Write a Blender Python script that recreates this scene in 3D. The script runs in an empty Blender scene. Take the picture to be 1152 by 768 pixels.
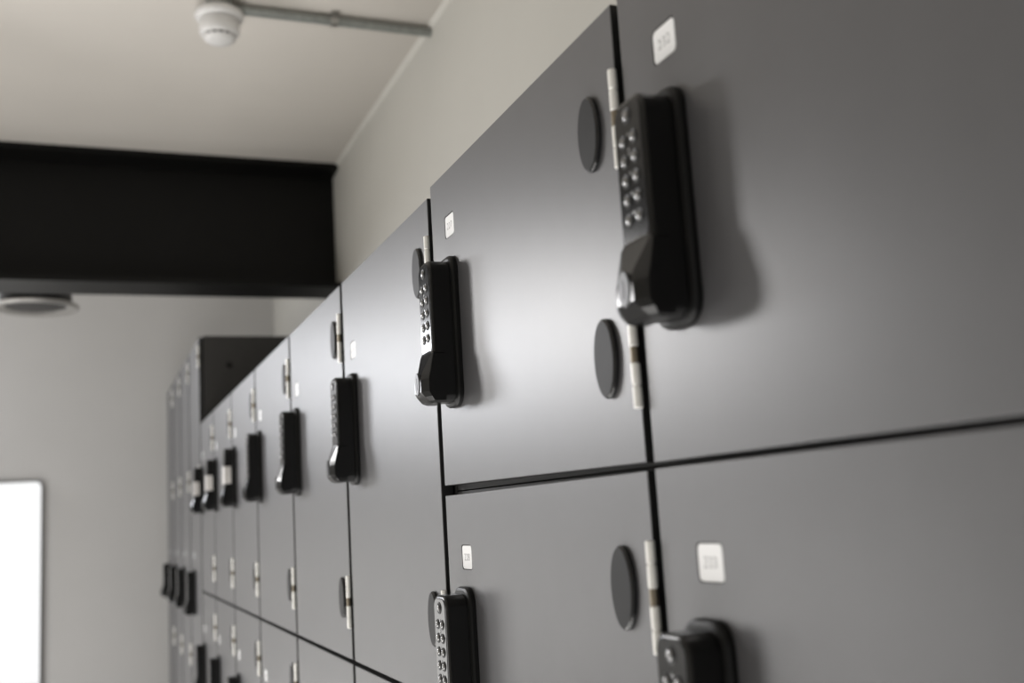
import bpy, bmesh, math, random
from mathutils import Matrix, Vector
random.seed(3)
C = bpy.context.scene.collection
U = 0.315                      # one unit of the survey grid in metres
ZF = 4.75                      # camera height above the floor, in grid units

def W(x, y, z):                # grid units (camera at origin, row of lockers at x = 1) -> metres
    return Vector((x * U, y * U, (z + ZF) * U))

# ------------------------------------------------------------------ materials
def mat(name, col, rough=0.5, metal=0.0, spec=0.5, noise=0.0, nscale=40.0, bump=0.0, bscale=400.0, coat=0.0):
    m = bpy.data.materials.new(name); m.use_nodes = True
    nt = m.node_tree; b = nt.nodes['Principled BSDF']
    b.inputs['Base Color'].default_value = (*col, 1)
    b.inputs['Roughness'].default_value = rough
    b.inputs['Metallic'].default_value = metal
    b.inputs['Specular IOR Level'].default_value = spec
    if coat: b.inputs['Coat Weight'].default_value = coat
    tc = nt.nodes.new('ShaderNodeTexCoord')
    if noise:
        n = nt.nodes.new('ShaderNodeTexNoise'); n.inputs['Scale'].default_value = nscale; n.inputs['Detail'].default_value = 4
        nt.links.new(tc.outputs['Object'], n.inputs['Vector'])
        r = nt.nodes.new('ShaderNodeValToRGB')
        r.color_ramp.elements[0].position = 0.3; r.color_ramp.elements[1].position = 0.7
        r.color_ramp.elements[0].color = (*[c * (1 - noise) for c in col], 1)
        r.color_ramp.elements[1].color = (*[min(1, c * (1 + noise)) for c in col], 1)
        nt.links.new(n.outputs['Fac'], r.inputs['Fac']); nt.links.new(r.outputs['Color'], b.inputs['Base Color'])
    if bump:
        n2 = nt.nodes.new('ShaderNodeTexNoise'); n2.inputs['Scale'].default_value = bscale; n2.inputs['Detail'].default_value = 2
        nt.links.new(tc.outputs['Object'], n2.inputs['Vector'])
        bp = nt.nodes.new('ShaderNodeBump'); bp.inputs['Strength'].default_value = bump; bp.inputs['Distance'].default_value = 0.0005
        nt.links.new(n2.outputs['Fac'], bp.inputs['Height']); nt.links.new(bp.outputs['Normal'], b.inputs['Normal'])
    return m

M = dict(
    door=mat('grey_laminate', (0.076, 0.075, 0.079), 0.375, spec=0.78, noise=0.03, nscale=30, bump=0.12, bscale=900),
    core=mat('laminate_core', (0.010, 0.010, 0.010), 0.6, noise=0.1),
    carcass=mat('carcass_board', (0.022, 0.021, 0.020), 0.6, noise=0.08),
    black=mat('black_plastic', (0.004, 0.004, 0.004), 0.24, spec=0.4, noise=0.05),
    plate=mat('black_base_plastic', (0.004, 0.004, 0.004), 0.42, spec=0.25, noise=0.05),
    pad=mat('keypad_face', (0.008, 0.008, 0.008), 0.15, spec=0.4, noise=0.05),
    ring=mat('button_surround', (0.004, 0.004, 0.004), 0.5, noise=0.05),
    btn=mat('button_metal', (0.28, 0.28, 0.28), 0.26, metal=0.9, noise=0.05),
    cap=mat('cap_plastic', (0.016, 0.016, 0.017), 0.22, spec=0.5, noise=0.05),
    capface=mat('cap_face', (0.026, 0.026, 0.027), 0.5, spec=0.15, noise=0.05),
    nickel=mat('satin_nickel', (0.95, 0.94, 0.90), 0.32, metal=0.12, noise=0.04, nscale=200),
    bush=mat('brass_washer', (0.30, 0.26, 0.20), 0.4, metal=0.9, noise=0.05),
    badge=mat('badge_silver', (0.085, 0.085, 0.088), 0.42, metal=0.6, noise=0.04),
    white=mat('white_plate', (0.94, 0.94, 0.945), 0.45, noise=0.01),
    ink=mat('grey_ink', (0.14, 0.14, 0.14), 0.6, noise=0.05),
    sticker=mat('pale_sticker', (0.62, 0.60, 0.58), 0.5, noise=0.03),
    wall=mat('wall_paint', (0.57, 0.557, 0.515), 0.8, noise=0.02, nscale=3, bump=0.1, bscale=150),
    endwall=mat('end_wall_paint', (0.63, 0.622, 0.612), 0.8, noise=0.02, nscale=3, bump=0.1, bscale=150),
    ceil=mat('ceiling_paint', (0.62, 0.587, 0.54), 0.85, noise=0.02, nscale=2, bump=0.1, bscale=150),
    trim=mat('trim_paint', (0.70, 0.68, 0.63), 0.6, noise=0.02),
    floor=mat('floor_vinyl', (0.42, 0.41, 0.40), 0.5, noise=0.06, nscale=6),
    steel=mat('black_steel_paint', (0.004, 0.0039, 0.0036), 0.5, spec=0.2, noise=0.1, nscale=8),
    galv=mat('galvanised_conduit', (0.31, 0.325, 0.31), 0.42, metal=0.5, noise=0.12, nscale=60),
    det=mat('detector_plastic', (0.64, 0.632, 0.62), 0.4, noise=0.02),
    vent=mat('detector_slot', (0.03, 0.03, 0.03), 0.7, noise=0.05),
    chrome=mat('brushed_chrome', (0.5, 0.49, 0.47), 0.38, metal=1.0, noise=0.05),
    lens=mat('lamp_lens', (0.05, 0.048, 0.046), 0.5, spec=0.2, noise=0.05),
    mirror=mat('mirror_glass', (0.93, 0.93, 0.93), 0.03, metal=1.0, noise=0.005),
    frame=mat('black_frame', (0.010, 0.010, 0.010), 0.4, noise=0.05),
)

# ------------------------------------------------------------------ mesh helpers
def mesh_of(bm, name, mats, smooth=False, angle=None):
    bmesh.ops.recalc_face_normals(bm, faces=bm.faces[:])
    me = bpy.data.meshes.new(name); bm.to_mesh(me); bm.free()
    for m in mats: me.materials.append(M[m])
    if smooth:
        for p in me.polygons: p.use_smooth = True
        me.set_sharp_from_angle(angle=math.radians(angle or 35))
    return me
def obj(name, me, parent=None, loc=(0, 0, 0)):
    o = bpy.data.objects.new(name, me); C.objects.link(o)
    o.location = loc; o.parent = parent
    return o
def tag(o, label, cat, group=None):
    o['label'] = label; o['category'] = cat
    if group: o['group'] = group
    return o
def empty(name, loc, label, cat, group=None):
    o = bpy.data.objects.new(name, None); C.objects.link(o); o.location = loc; o.empty_display_size = 0.05
    return tag(o, label, cat, group)
def struct(name, me, loc=(0, 0, 0)):
    o = obj(name, me, None, loc); o['kind'] = 'structure'; return o

def box(bm, a, b, mi=0):
    x0, y0, z0 = a; x1, y1, z1 = b
    v = [bm.verts.new(p) for p in ((x0,y0,z0),(x1,y0,z0),(x1,y1,z0),(x0,y1,z0),(x0,y0,z1),(x1,y0,z1),(x1,y1,z1),(x0,y1,z1))]
    for f in ((0,1,2,3),(4,5,6,7),(0,1,5,4),(1,2,6,5),(2,3,7,6),(3,0,4,7)):
        bm.faces.new([v[i] for i in f]).material_index = mi
def rrect(w, h, r, n=5, cy=0.0, cz=0.0):
    pts = []
    for (sx, sz, a0) in ((1,1,0),(-1,1,90),(-1,-1,180),(1,-1,270)):
        for k in range(n + 1):
            a = math.radians(a0 + 90.0 * k / n)
            pts.append((cy + sx*(w/2 - r) + r*math.cos(a), cz + sz*(h/2 - r) + r*math.sin(a)))
    return pts
def loft(bm, rings, mi=0, cap0=True, cap1=True):
    vs = [[bm.verts.new(p) for p in r] for r in rings]
    n = len(vs[0])
    for a, b in zip(vs, vs[1:]):
        for i in range(n):
            bm.faces.new((a[i], a[(i+1) % n], b[(i+1) % n], b[i])).material_index = mi
    if cap0: bm.faces.new(vs[0]).material_index = mi
    if cap1: bm.faces.new(vs[-1]).material_index = mi
    return vs
def slab(bm, w, h, r, secs, cy=0, cz=0, mi=0, n=5):
    """rounded rectangle in (y,z) lofted along protrusion p (x = -p); secs = (p, inset)"""
    loft(bm, [[(-p, y, z) for y, z in rrect(w - 2*i, h - 2*i, max(r - i, 1e-4), n, cy, cz)] for p, i in secs], mi)
def lathe(bm, prof, n=32, c=(0, 0, 0), mi=0, cap0=True, cap1=True):
    loft(bm, [[(c[0] + r*math.cos(2*math.pi*k/n), c[1] + r*math.sin(2*math.pi*k/n), c[2] + z) for k in range(n)] for r, z in prof], mi, cap0, cap1)
def ellipse(a, b, n=32, cy=0, cz=0):
    return [(cy + a*math.cos(2*math.pi*k/n), cz + b*math.sin(2*math.pi*k/n)) for k in range(n)]

mm = 0.001
# ------------------------------------------------------------------ shared meshes of the lock
def lock_body():
    bm = bmesh.new()
    slab(bm, 36.4*mm, 131*mm, 11.5*mm, [(5*mm,0),(24.2*mm,0),(25.1*mm,0.7*mm),(26*mm,2.4*mm)], cz=-0.8*mm, n=8)
    return mesh_of(bm, 'lock_body', ['black'], True, 30)
def lock_plate():
    bm = bmesh.new()
    slab(bm, 45*mm, 140.5*mm, 15*mm, [(0.2*mm,0),(3.6*mm,0),(5.4*mm,0.9*mm),(6.4*mm,3.0*mm)], n=8)
    return mesh_of(bm, 'lock_plate', ['plate'], True, 25)
ROWS = [(0.655-0.529)*U - 0.0117*k for k in range(5)]
def lock_pad():
    bm = bmesh.new()
    slab(bm, 30*mm, 84*mm, 8*mm, [(25.9*mm,0),(26.3*mm,0.0),(26.5*mm,0.3*mm)], cz=(0.592-0.529)*U, n=8)
    for k, z in enumerate(ROWS):
        for zz in (z + 4.6*mm, z - 4.6*mm)[:1 if k else 2]:
            r = [[(-p, y, q) for y, q in ellipse(1.0*mm, 1.3*mm, 10, 0, zz - 1.2*mm)] for p in (26.4*mm, 26.75*mm)]
            loft(bm, r, 1)
    return mesh_of(bm, 'lock_pad', ['pad', 'btn'], True, 30)
def lock_button(s=1.0):
    bm = bmesh.new()
    def e(r, p): return [(-p, y, z) for y, z in ellipse(r*s, r*s, 20)]
    loft(bm, [e(4.6*mm, 26.4*mm), e(4.6*mm, 26.8*mm), e(4.3*mm, 27.1*mm), e(3.0*mm, 26.9*mm)], 0, True, False)
    loft(bm, [e(2.8*mm, 26.6*mm), e(2.75*mm, 27.5*mm), e(2.3*mm, 28.0*mm), e(1.3*mm, 28.3*mm), e(0.4*mm, 28.35*mm)], 1)
    return mesh_of(bm, 'lock_button', ['ring', 'btn'], True, 40)
def lock_knob():
    bm = bmesh.new()
    # (z offset in grid units above lock centre, front protrusion mm, half width of front mm, half width of shoulder mm, shoulder protrusion mm)
    S = [(0.468,25.2,9.0,10.0,24.5),(0.4675,27.0,8.5,10.5,26.0),(0.4645,27.4,13.5,16.0,26.4),(0.457,27.8,16.2,19.3,26.8),(0.405,34.2,6.8,19.5,30.3),
         (0.386,36.4,8.8,19.5,31.8),(0.380,36.7,9.4,19.5,32.0),(0.348,36.7,9.8,19.5,32.0),
         (0.334,33.6,11.0,19.5,30.0),(0.322,29.6,12.2,17.9,27.2),(0.3165,26.0,11.0,15.0,24.0)]
    rings = []
    for z, p, t, b, ps in S:
        zz = (z - 0.529)*U; b *= mm; t *= mm; p *= mm; ps *= mm
        rings.append([(-16*mm, b, zz), (-ps + 0.5*mm, b, zz), (-ps - 0.1*mm, b - 0.5*mm, zz), (-p, t, zz), (-p, -t, zz), (-ps - 0.1*mm, -b + 0.5*mm, zz), (-ps + 0.5*mm, -b, zz), (-16*mm, -b, zz)])
    loft(bm, rings)
    return mesh_of(bm, 'lock_knob', ['black'], True, 12)
def lock_badge():
    bm = bmesh.new()
    cz = (0.374 - 0.529)*U
    loft(bm, [[(-p, y, z) for y, z in ellipse(6.4*mm - i, 10.4*mm - i, 28, 0, cz)] for p, i in ((36.0*mm,0),(37.0*mm,0),(37.5*mm,0.5*mm))])
    loft(bm, [[(-p, y, z) for y, z in ellipse(0.7*mm, 5.5*mm, 12, 0, cz)] for p in (37.45*mm, 37.8*mm)])
    return mesh_of(bm, 'lock_badge', ['badge'], True, 30)
def lock_sticker():
    bm = bmesh.new()
    slab(bm, 37.2*mm, 40*mm, 2*mm, [(12*mm,0),(26.9*mm,0),(27.2*mm,0.3*mm)], cz=(0.425-0.529)*U + 37*mm)
    return mesh_of(bm, 'lock_sticker', ['sticker'], True, 30)
def hinge_mesh():
    bm = bmesh.new()
    def knuckle(z0, z1):
        r = 3.0*mm
        lathe(bm, [(r-0.5*mm, z0),(r, z0+0.5*mm),(r, z1-0.5*mm),(r-0.5*mm, z1)], 18)
    for z0, z1 in ((-33,-19.6),(-18.8,-5.2),(5.2,18.8),(19.6,33)): knuckle(z0*mm, z1*mm)
    lathe(bm, [(1.9*mm, -33*mm),(1.9*mm, 33*mm)], 12)
    return mesh_of(bm, 'hinge', ['nickel'], True, 35)
def washer_mesh():
    bm = bmesh.new()
    lathe(bm, [(2.5*mm,-5*mm),(2.8*mm,-4.7*mm),(2.8*mm,4.7*mm),(2.5*mm,5*mm)], 18)
    return mesh_of(bm, 'hinge_washer', ['bush'], True, 35)
def cap_mesh():
    bm = bmesh.new()
    loft(bm, [[(-p, y, z) for y, z in ellipse(14.6*mm - i, 26.3*mm - i, 44)] for p, i in ((0.1*mm,0.4*mm),(0.8*mm,0),(2.4*mm,0),(3.3*mm,0.5*mm),(4.1*mm,1.5*mm))])
    bm.faces.ensure_lookup_table(); bm.faces[-1].material_index = 1
    return mesh_of(bm, 'hinge_cap', ['cap', 'capface'], True, 18)
LW, LH = 26.0*mm, 22.0*mm
def plate_mesh():
    bm = bmesh.new()
    slab(bm, LW - 1.5*mm, LH - 1.5*mm, 3.2*mm, [(-1.35*mm,0),(-0.45*mm,0),(-0.3*mm,0.15*mm)])
    return mesh_of(bm, 'number_plate', ['white'], True, 30)
ME = dict(body=lock_body(), plate=lock_plate(), pad=lock_pad(), button=lock_button(0.95), clear=lock_button(1.12), knob=lock_knob(), badge=lock_badge(),
          sticker=lock_sticker(), hinge=hinge_mesh(), washer=washer_mesh(), cap=cap_mesh(), number=plate_mesh())

def text_mesh(s):
    cu = bpy.data.curves.new('digits', 'FONT'); cu.body = s; cu.align_x = 'CENTER'; cu.align_y = 'CENTER'
    cu.size = 9.2*mm; cu.extrude = 0.08*mm; cu.space_character = 1.05; cu.offset = -0.2*mm
    t = bpy.data.objects.new('digits', cu); C.objects.link(t)
    dg = bpy.context.evaluated_depsgraph_get(); dg.update()
    me = bpy.data.meshes.new_from_object(t.evaluated_get(dg))
    C.objects.unlink(t); bpy.data.objects.remove(t)
    # text x -> -y (near side is to the right), text y -> z, extrusion -> -x
    me.transform(Matrix(((0,0,-1,0),(-1,0,0,0),(0,1,0,0),(0,0,0,1))))
    me.materials.clear(); me.materials.append(M['ink'])
    return me

def door_mesh(w, h, gap, gz, plate_at, dzt=0.0, dzb=0.0):
    """laminate panel with a shallow pocket for its number plate; far top / bottom corners may be out of true"""
    bm = bmesh.new(); t = 12*mm; c = 0.5*mm
    y0, y1, z0, z1 = gap/2, w - gap/2, gz/2, h - gz/2
    def rect(x, i): return [bm.verts.new(p) for p in ((x, y0+i, z0+i), (x, y1-i, z0+i+dzb), (x, y1-i, z1-i+dzt), (x, y0+i, z1-i))]
    back, front, face = rect(t, 0), rect(c, 0), rect(0, c)
    for a, b, mi in ((back, front, 1), (front, face, 0)):
        for i in range(4):
            bm.faces.new((a[i], a[(i+1)%4], b[(i+1)%4], b[i])).material_index = mi
    bm.faces.new(back).material_index = 1
    py, pz = plate_at
    ring = [bm.verts.new((0, y, z)) for y, z in rrect(LW, LH, 3.6*mm, 5, py, pz)]
    ring2 = [bm.verts.new((1.4*mm, v.co.y, v.co.z)) for v in ring]
    n = len(ring)
    for i in range(n):
        bm.faces.new((ring[i], ring[(i+1)%n], ring2[(i+1)%n], ring2[i])).material_index = 1
    bm.faces.new(ring2).material_index = 1
    edges = [bm.edges.get((face[i], face[(i+1)%4])) for i in range(4)] + [bm.edges.get((ring[i], ring[(i+1)%n])) for i in range(n)]
    bmesh.ops.triangle_fill(bm, use_beauty=True, use_dissolve=False, edges=edges)
    bmesh.ops.recalc_face_normals(bm, faces=bm.faces[:])
    me = bpy.data.meshes.new('door'); bm.to_mesh(me); bm.free()
    me.materials.append(M['door']); me.materials.append(M['core'])
    return me
def carcass_mesh(w, h, depth, i=0.6*mm):
    bm = bmesh.new(); t = 15*mm; x0 = 14*mm; y0, y1, z0, z1 = i, w-i, i, h-i
    outer = [(y0,z0),(y1,z0),(y1,z1),(y0,z1)]; inner = [(y0+t,z0+t),(y1-t,z0+t),(y1-t,z1-t),(y0+t,z1-t)]
    of, inf = [bm.verts.new((x0,*p)) for p in outer], [bm.verts.new((x0,*p)) for p in inner]
    ob, inb = [bm.verts.new((depth,*p)) for p in outer], [bm.verts.new((depth-t,*p)) for p in inner]
    for k in range(4):
        j = (k+1) % 4
        bm.faces.new((of[k],of[j],inf[j],inf[k])); bm.faces.new((of[k],of[j],ob[j],ob[k])); bm.faces.new((inf[k],inf[j],inb[j],inb[k]))
    bm.faces.new(ob); bm.faces.new(inb)
    return mesh_of(bm, 'carcass', ['carcass'])

def locker(y0, y1, zb, zt, lock_drop, label_drop, hinge_zs, digits, label, group, gap=0.030, gz=0.016, lock_off=0.165,
           buttons=True, sticker=False, dzt=0.0, dzb=0.0, x=1.0, plate_off=None, cap_side=True):
    w, h = (y1-y0)*U, (zt-zb)*U
    t = empty('locker', W(x, y0, zb), label, 'locker', group)
    obj('carcass', carcass_mesh(w, h, 1.5*U), t)
    py, pz = w - (plate_off or 0.180)*U, h - label_drop*U
    obj('door', door_mesh(w, h, gap*U, gz*U, (py, pz), dzt*U, dzb*U), t)
    n = obj('number_plate', ME['number'], t, (0, py, pz)); n['label'] = 'small white number plate'
    if digits: obj('number', text_mesh(digits), n, (0.28*mm, 0, -0.3*mm))
    for hz in hinge_zs:
        hg = obj('hinge', ME['hinge'], t, (-2.6*mm, gap*U/2 - 0.9*mm, (hz-zb)*U)); hg['label'] = 'nickel butt hinge'
        obj('washer', ME['washer'], hg)
        obj('hinge_cap', ME['cap'], t, (0, 0.137*U, (hz+0.012-zb)*U))['label'] = 'black oval cover cap'
    ly, lz = w - lock_off*U, h - (lock_drop + 0.2235)*U
    lk = obj('keypad_lock', ME['body'], t, (0, ly, lz)); lk['label'] = 'black push-button lock'
    obj('back_plate', ME['plate'], lk); obj('keypad', ME['pad'], lk)
    obj('turn_knob', ME['knob'], lk); obj('knob_badge', ME['badge'], lk)['label'] = 'silver oval badge'
    if buttons:
        obj('button', ME['clear'], lk, (0, 0, (0.700-0.529)*U))
        for z in ROWS:
            for s in (-1, 1): obj('button', ME['button'], lk, (0, s*6.1*mm, z))
    if sticker: obj('sticker', ME['sticker'], lk)['label'] = 'pale sticker wrapped round the lock'
    return t

# ------------------------------------------------------------------ lockers
B = [0.51, 1.7725, 3.045, 4.31, 5.555, 6.81, 8.02, 9.23, 10.35]
near = 'short lockers of the near bank'; tallg = 'lockers of the farther bank'; full = 'full-height lockers at the end wall'
SEAM = 0.0675; TOP = 1.0285
def short(i, top, digits, label, **k):
    k.setdefault('gz', 0.011 if i == 0 else 0.016)
    zt, zb = (TOP, SEAM) if top else (SEAM, SEAM - 0.953)
    hz = (0.770, 0.285) if top else (-0.1775, -0.665)
    locker(B[i], B[i+1], zb, zt, (zt-0.7525) if top else (SEAM+0.2044), (zt-0.850) if top else (SEAM+(0.110 if i == 0 else 0.123)), hz, digits, label, near, **k)
short(0, True, '232', 'nearest upper grey locker with blurred white number plate 232')
short(0, False, '233', 'nearest lower grey locker with blurred white number plate 233')
short(1, True, '227', 'sharply focused upper grey locker with number plate 227 and two black hinge caps at right', dzb=0.010)
short(1, False, '228', 'sharply focused lower grey locker with number plate 228', dzt=-0.004)
UP = ['tall grey upper locker directly beyond locker 227',
      'tall grey upper locker whose lock knob has one bright white facet, second beyond locker 227',
      'tall grey upper locker meeting the dark side panel top, third beyond locker 227',
      'tall grey upper locker with nearest pale sticker on its lock',
      'tall grey upper locker with middle of three pale stickered locks',
      'tall grey upper locker with farthest pale stickered lock, touching the dark side panel']
LO = ['grey lower locker directly beyond locker 228',
      'grey lower locker beneath the bright-knobbed upper locker, second beyond locker 228',
      'grey lower locker under the third tall upper door beyond locker 227',
      'grey lower locker beneath the nearest stickered lock',
      'grey lower locker beneath the middle stickered lock',
      'grey lower locker beneath the farthest stickered lock, lock top visible near frame bottom']
for k in range(6):
    i = k + 2
    if k == 0: g = 0.045
    else: g = 0.040
    for top in (True, False):
        zt, zb = (1.004, -0.566) if top else (-0.566, -2.136)
        hz = (0.765, -0.327) if top else (-0.805, -1.897)
        num = str(224 - 3*k + (0 if top else 1))
        locker(B[i], B[i+1], zb, zt, 0.418 if top else 0.446, 0.322, hz, num, (UP if top else LO)[k], tallg, gap=g, gz=0.018,
               buttons=(k < 3), sticker=(top and k >= 3))
T = [10.36, 11.50, 12.62, 13.72, 14.85]
FT = ['full-height locker beside the dark side panel, nearest of those rising above the row',
      'full-height locker second beyond the dark side panel', 'full-height locker third beyond the dark side panel',
      'full-height locker hard against the end wall, farthest of all']
for k in range(4):
    tl = locker(T[k], T[k+1], -3.70, 1.85, 1.85+0.385, 1.85+0.25, (1.65, 0.50, -1.25), None, FT[k], full, gap=0.085, buttons=False, lock_off=0.44 if k == 0 else 0.35, plate_off=0.36)
    if k == 0: first_tall = tl

bm = bmesh.new(); q = W(1.28, 10.36, 1.56) - W(1.0, T[0], -3.70)
loft(bm, [[(q.x + rr*math.cos(2*math.pi*k/20), 0.6*mm - d, q.z + rr*math.sin(2*math.pi*k/20)) for k in range(20)] for rr, d in ((10*mm, 0), (10*mm, 1*mm), (9*mm, 1.5*mm))])
obj('screw_cap', mesh_of(bm, 'screw_cap', ['steel']), first_tall)

# plinths that carry the banks (outside the frame)
def plinth(name, y0, y1, z1, seams):
    bm = bmesh.new()
    a, b = W(1.06, y0, -ZF), W(2.5, y1, z1)
    box(bm, a, b)
    return struct(name, mesh_of(bm, name, ['carcass']))
plinth('trim_1', 0.51, 3.044, SEAM-0.954, 0)
plinth('trim_2', 3.046, 10.35, -2.137, 0)
plinth('trim_3', 10.361, 14.85, -3.701, 0)

# ------------------------------------------------------------------ the room
XW, YE, ZC, XL, YB = 2.59, 15.6, 3.93, -6.0, -8.0
def sbox(name, a, b, m):
    bm = bmesh.new(); box(bm, W(*a), W(*b)); return struct(name, mesh_of(bm, name, [m]))
sbox('floor', (XL-.4, YB-.4, -ZF-.3), (XW+.4, YE+.4, -ZF), 'floor')
sbox('ceiling', (XL-.4, YB-.4, ZC), (XW+.4, YE+.4, ZC+.3), 'ceil')
sbox('wall_right', (XW, YB, -ZF), (XW+.4, YE, ZC), 'wall')
sbox('wall_far', (XL-.4, YE, -ZF), (XW+.4, YE+.4, ZC), 'endwall')
sbox('wall_left', (XL-.4, YB, -ZF), (XL, YE, ZC), 'wall')
# back wall with an unglazed opening, added behind the camera so the mirror reflects white
bm = bmesh.new()
for a, b in (((XL-.4,YB-.4,-ZF),(-3.6,YB,ZC)), ((-0.7,YB-.4,-ZF),(XW+.4,YB,ZC)), ((-3.6,YB-.4,2.6),(-0.7,YB,ZC))): box(bm, W(*a), W(*b))
struct('wall_back', mesh_of(bm, 'wall_back', ['wall']))
# slim bead of filler along the wall / ceiling corner
bm = bmesh.new()
loft(bm, [[W(XW, y, ZC-0.028), W(XW, y, ZC), W(XW-0.035, y, ZC), W(XW-0.028, y, ZC-0.010)] for y in (YB, 11.05)])
struct('trim_4', mesh_of(bm, 'cornice_bead', ['trim']))

# black steel I-beam
bm = bmesh.new()
y0, y1, zt, zb, tf, tw = 11.05, 11.68, ZC, 2.52, 0.055, 0.018
prof = [(y0,zt),(y1,zt),(y1,zt-tf),(11.365+tw,zt-tf-.03),(11.365+tw,zb+tf+.03),(y1,zb+tf),(y1,zb),(y0,zb),(y0,zb+tf),(11.365-tw,zb+tf+.03),(11.365-tw,zt-tf-.03),(y0,zt-tf)]
loft(bm, [[W(x, y, z) for y, z in prof] for x in (XL, XW)])
tag(obj('steel_beam', mesh_of(bm, 'steel_beam', ['steel'])), 'black painted steel beam crossing under the ceiling', 'beam')

# smoke detector with its conduit
dx, dy = 0.915, 7.62
t = empty('smoke_detector', W(dx, dy, ZC), 'white round smoke detector hanging from the ceiling at end of conduit', 'smoke detector')
bm = bmesh.new(); lathe(bm, [(0.105*U, 0), (0.105*U, -0.086*U)], 32); obj('mounting_box', mesh_of(bm, 'mounting_box', ['galv'], True), t)
bm = bmesh.new(); lathe(bm, [(r*U, (z+.045)*U) for r, z in ((0.10,-.13),(0.160,-.132),(0.178,-.145),(0.181,-.172),(0.172,-.192),(0.14,-.205))], 40)
obj('base', mesh_of(bm, 'detector_base', ['det'], True, 50), t)
bm = bmesh.new()
lathe(bm, [(r*U, (z+.045)*U) for r, z in ((0.125,-.20),(0.144,-.212),(0.150,-.25),(0.149,-.295),(0.138,-.318),(0.125,-.325))], 40)
lathe(bm, [(r*U, (z+.045)*U) for r, z in ((0.105,-.318),(0.105,-.346))], 40, mi=1)
lathe(bm, [(r*U, (z+.045)*U) for r, z in ((0.118,-.344),(0.112,-.358),(0.085,-.372),(0.04,-.385),(0.01,-.388))], 40)
for k in range(14):
    a = 2*math.pi*k/14
    r0, r1 = 0.10*U, 0.119*U
    c, s = math.cos(a), math.sin(a)
    w_ = 0.008*U
    loft(bm, [[(r*c - w_*s, r*s + w_*c, (z+.045)*U), (r*c + w_*s, r*s - w_*c, (z+.045)*U)] + [(r*c + w_*s, r*s - w_*c, (z+.021)*U), (r*c - w_*s, r*s + w_*c, (z+.021)*U)] for r, z in ((r0, -.317), (r1, -.317))])
obj('sensor_head', mesh_of(bm, 'detector_head', ['det', 'vent'], True, 40), t)
def tube_x(bm, x0, x1, y, z, r, n=20, mi=0):
    a, b = W(x0, y, z), W(x1, y, z)
    loft(bm, [[(p.x, p.y + r*U*math.cos(2*math.pi*k/n), p.z + r*U*math.sin(2*math.pi*k/n)) for k in range(n)] for p in (a, b)], mi)
t = empty('conduit', W(1.8, 7.62, ZC), 'galvanised steel conduit pipe running along the ceiling to the detector', 'pipe')
def place(me, name):
    o = obj(name, me); o.parent = t; o.matrix_parent_inverse = Matrix.Translation(-t.location); return o
bm = bmesh.new(); tube_x(bm, dx+0.106, XW-0.004, 7.62, ZC-0.050, 0.037); place(mesh_of(bm, 'pipe', ['galv'], True), 'pipe')
bm = bmesh.new(); tube_x(bm, 1.76, 1.82, 7.62, ZC-0.050, 0.046)
box(bm, W(1.76, 7.53, ZC-0.012), W(1.82, 7.71, ZC-0.001)); box(bm, W(1.765, 7.58, ZC-0.05), W(1.815, 7.66, ZC-0.001))
place(mesh_of(bm, 'clamp', ['chrome'], True), 'clamp')

# round metal ceiling fitting beyond the beam
cx, cyy, cz = -0.55, 13.0, 2.64
t = empty('pendant_light', W(cx, cyy, ZC), 'round metal-rimmed disc light hanging just below the black beam', 'light')
def hang(bm, name, mats): obj(name, mesh_of(bm, name, mats, True, 35), t)
h0 = (cz - ZC)*U
bm = bmesh.new(); lathe(bm, [(0.03*U, 0), (0.03*U, h0 + 0.15*U)], 16); hang(bm, 'stem', ['frame'])
bm = bmesh.new(); lathe(bm, [(r*U, h0 + z*U) for r, z in ((0.10,.17),(0.36,.16),(0.385,.14),(0.385,.02))], 48); hang(bm, 'lamp_housing', ['frame'])
bm = bmesh.new(); lathe(bm, [(r*U, h0 + z*U) for r, z in ((0.38,.03),(0.455,.02),(0.468,0),(0.455,-.018),(0.40,-.02),(0.33,.008),(0.33,.02))], 48, cap0=False, cap1=False); hang(bm, 'rim', ['chrome'])
bm = bmesh.new(); lathe(bm, [(r*U, h0 + z*U) for r, z in ((0.335,.012),(0.25,.003),(0.12,-.004),(0.01,-.005))], 48); hang(bm, 'lens', ['lens'])

# tall mirror on the end wall
mx1, mzt = -0.553, 0.785
mw, mh = 1.6, 4.6
t = empty('mirror', W(mx1 - mw/2, YE, mzt - mh), 'tall bright mirror with rounded corners and thin black frame on end wall', 'mirror')
def wallpanel(w, h, r, secs, mats, name):
    bm = bmesh.new()
    loft(bm, [[(y, -p, z + mh*U/2) for y, z in rrect(w - 2*i, h - 2*i, r - i, 8)] for p, i in secs])
    return obj(name, mesh_of(bm, name, mats), t)
bm = bmesh.new()
R_ = 0.085*U
rings = [[(y, -p, z + mh*U/2) for y, z in rrect(mw*U - 2*i, mh*U - 2*i, R_ - i, 8)] for p, i in ((0.3*mm,0),(20*mm,0),(20*mm,4*mm),(14*mm,4*mm))]
loft(bm, rings, 0, True, False)
obj('frame', mesh_of(bm, 'mirror_frame', ['frame']), t)
wallpanel(mw*U - 8*mm, mh*U - 8*mm, R_ - 4*mm, ((10*mm,0),(15*mm,0)), ['mirror'], 'glass')

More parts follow.
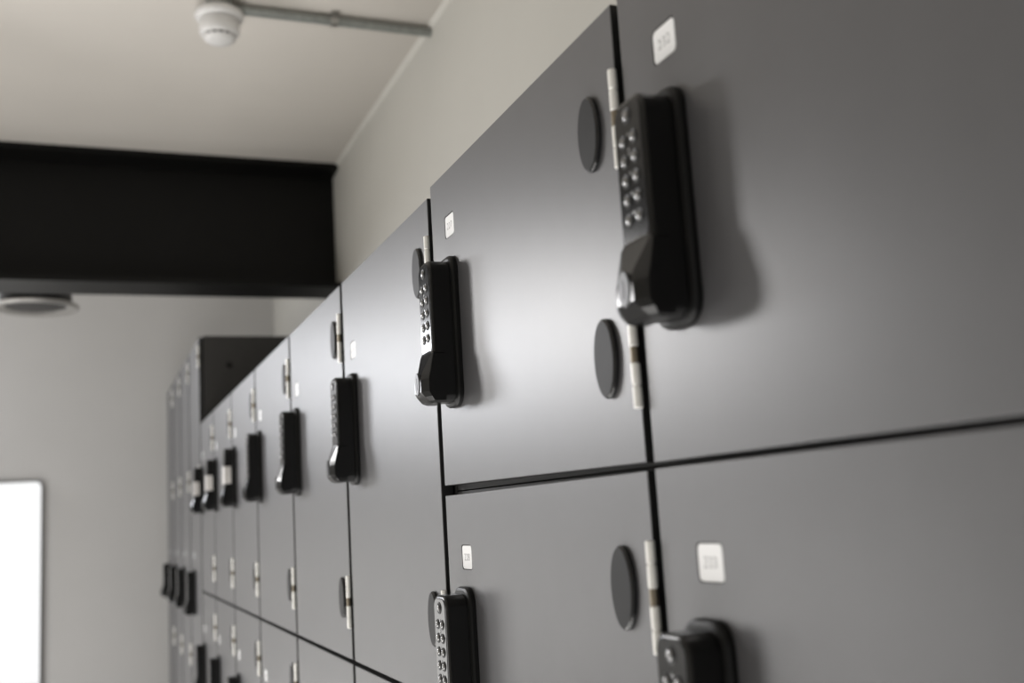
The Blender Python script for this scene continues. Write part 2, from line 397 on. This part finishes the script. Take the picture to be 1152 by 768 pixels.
# ------------------------------------------------------------------ light
def area(name, loc, target, size, power, col=(1,1,1), sy=None, spread=180):
    l = bpy.data.lights.new(name, 'AREA'); l.energy = power; l.color = col; l.size = size*U
    if sy: l.shape = 'RECTANGLE'; l.size_y = sy*U
    l.spread = math.radians(spread)
    o = bpy.data.objects.new(name, l); C.objects.link(o); o.location = W(*loc)
    o.rotation_euler = (W(*target) - W(*loc)).to_track_quat('-Z', 'Y').to_euler()
    return o
area('key_light', (-2.5, 8.0, 1.65), (1, 2.5, 0.2), 0.85, 9.6, (1, 0.985, 0.98))
area('far_light', (-3.3, 15.3, 2.1), (0.5, 6, 0.2), 2.4, 17, (0.93, 0.95, 1.0), 1.5)
area('end_fill', (-3.9, 15.3, -1.5), (-3.0, 8, -1.5), 3.4, 6, (1, 0.99, 0.97), 3.0)  # added fill, gives the lower doors something bright to reflect
area('floor_fill', (-1.6, 3.2, -4.6), (-1.6, 3.2, 4), 4.6, 45, (1, 0.98, 0.95), 8.0)  # added fill at floor level, stands in for bounce off a bright floor
area('end_wall_fill', (-3.6, 12.6, -4.0), (-0.6, 15.6, -1.8), 1.6, 5, (1, 0.99, 0.98), 1.6)  # added fill, no real fixture: lifts the lower end wall
area('side_fill', (-5.9, 10.4, -1.8), (1, 10.8, -2.2), 5.6, 26, (1, 0.985, 0.975), 3.2)  # unseen fill added on the left wall to brighten the near lower doors

w = bpy.data.worlds.new('world'); bpy.context.scene.world = w; w.use_nodes = True
w.node_tree.nodes['Background'].inputs['Color'].default_value = (1, 1, 1, 1)
w.node_tree.nodes['Background'].inputs['Strength'].default_value = 1.1

# ------------------------------------------------------------------ camera
yaw, pitch, roll = 0.390510326, 0.159577031, -0.0618597644
f = 1178.05
cyw, syw, cp, sp = math.cos(yaw), math.sin(yaw), math.cos(pitch), math.sin(pitch)
fw = Vector((syw*cp, cyw*cp, sp)); r = Vector((cyw, -syw, 0)); u = r.cross(fw)
r2 = math.cos(roll)*r + math.sin(roll)*u; u2 = -math.sin(roll)*r + math.cos(roll)*u
cam = bpy.data.cameras.new('camera'); co = bpy.data.objects.new('camera', cam); C.objects.link(co)
R3 = Matrix((r2, u2, -fw)).transposed()
co.matrix_world = Matrix.Translation(W(0, 0, 0)) @ R3.to_4x4()
cam.sensor_width = 36; cam.lens = f*36/1152; cam.clip_start = 0.02
cam.dof.use_dof = True
cam.dof.focus_distance = fw.dot(Vector((1, 2.8, 0.45)))*U
cam.dof.aperture_fstop = 5.3
bpy.context.scene.camera = co
sc = bpy.context.scene
sc.view_settings.view_transform = 'Standard'
sc.view_settings.look = 'None'
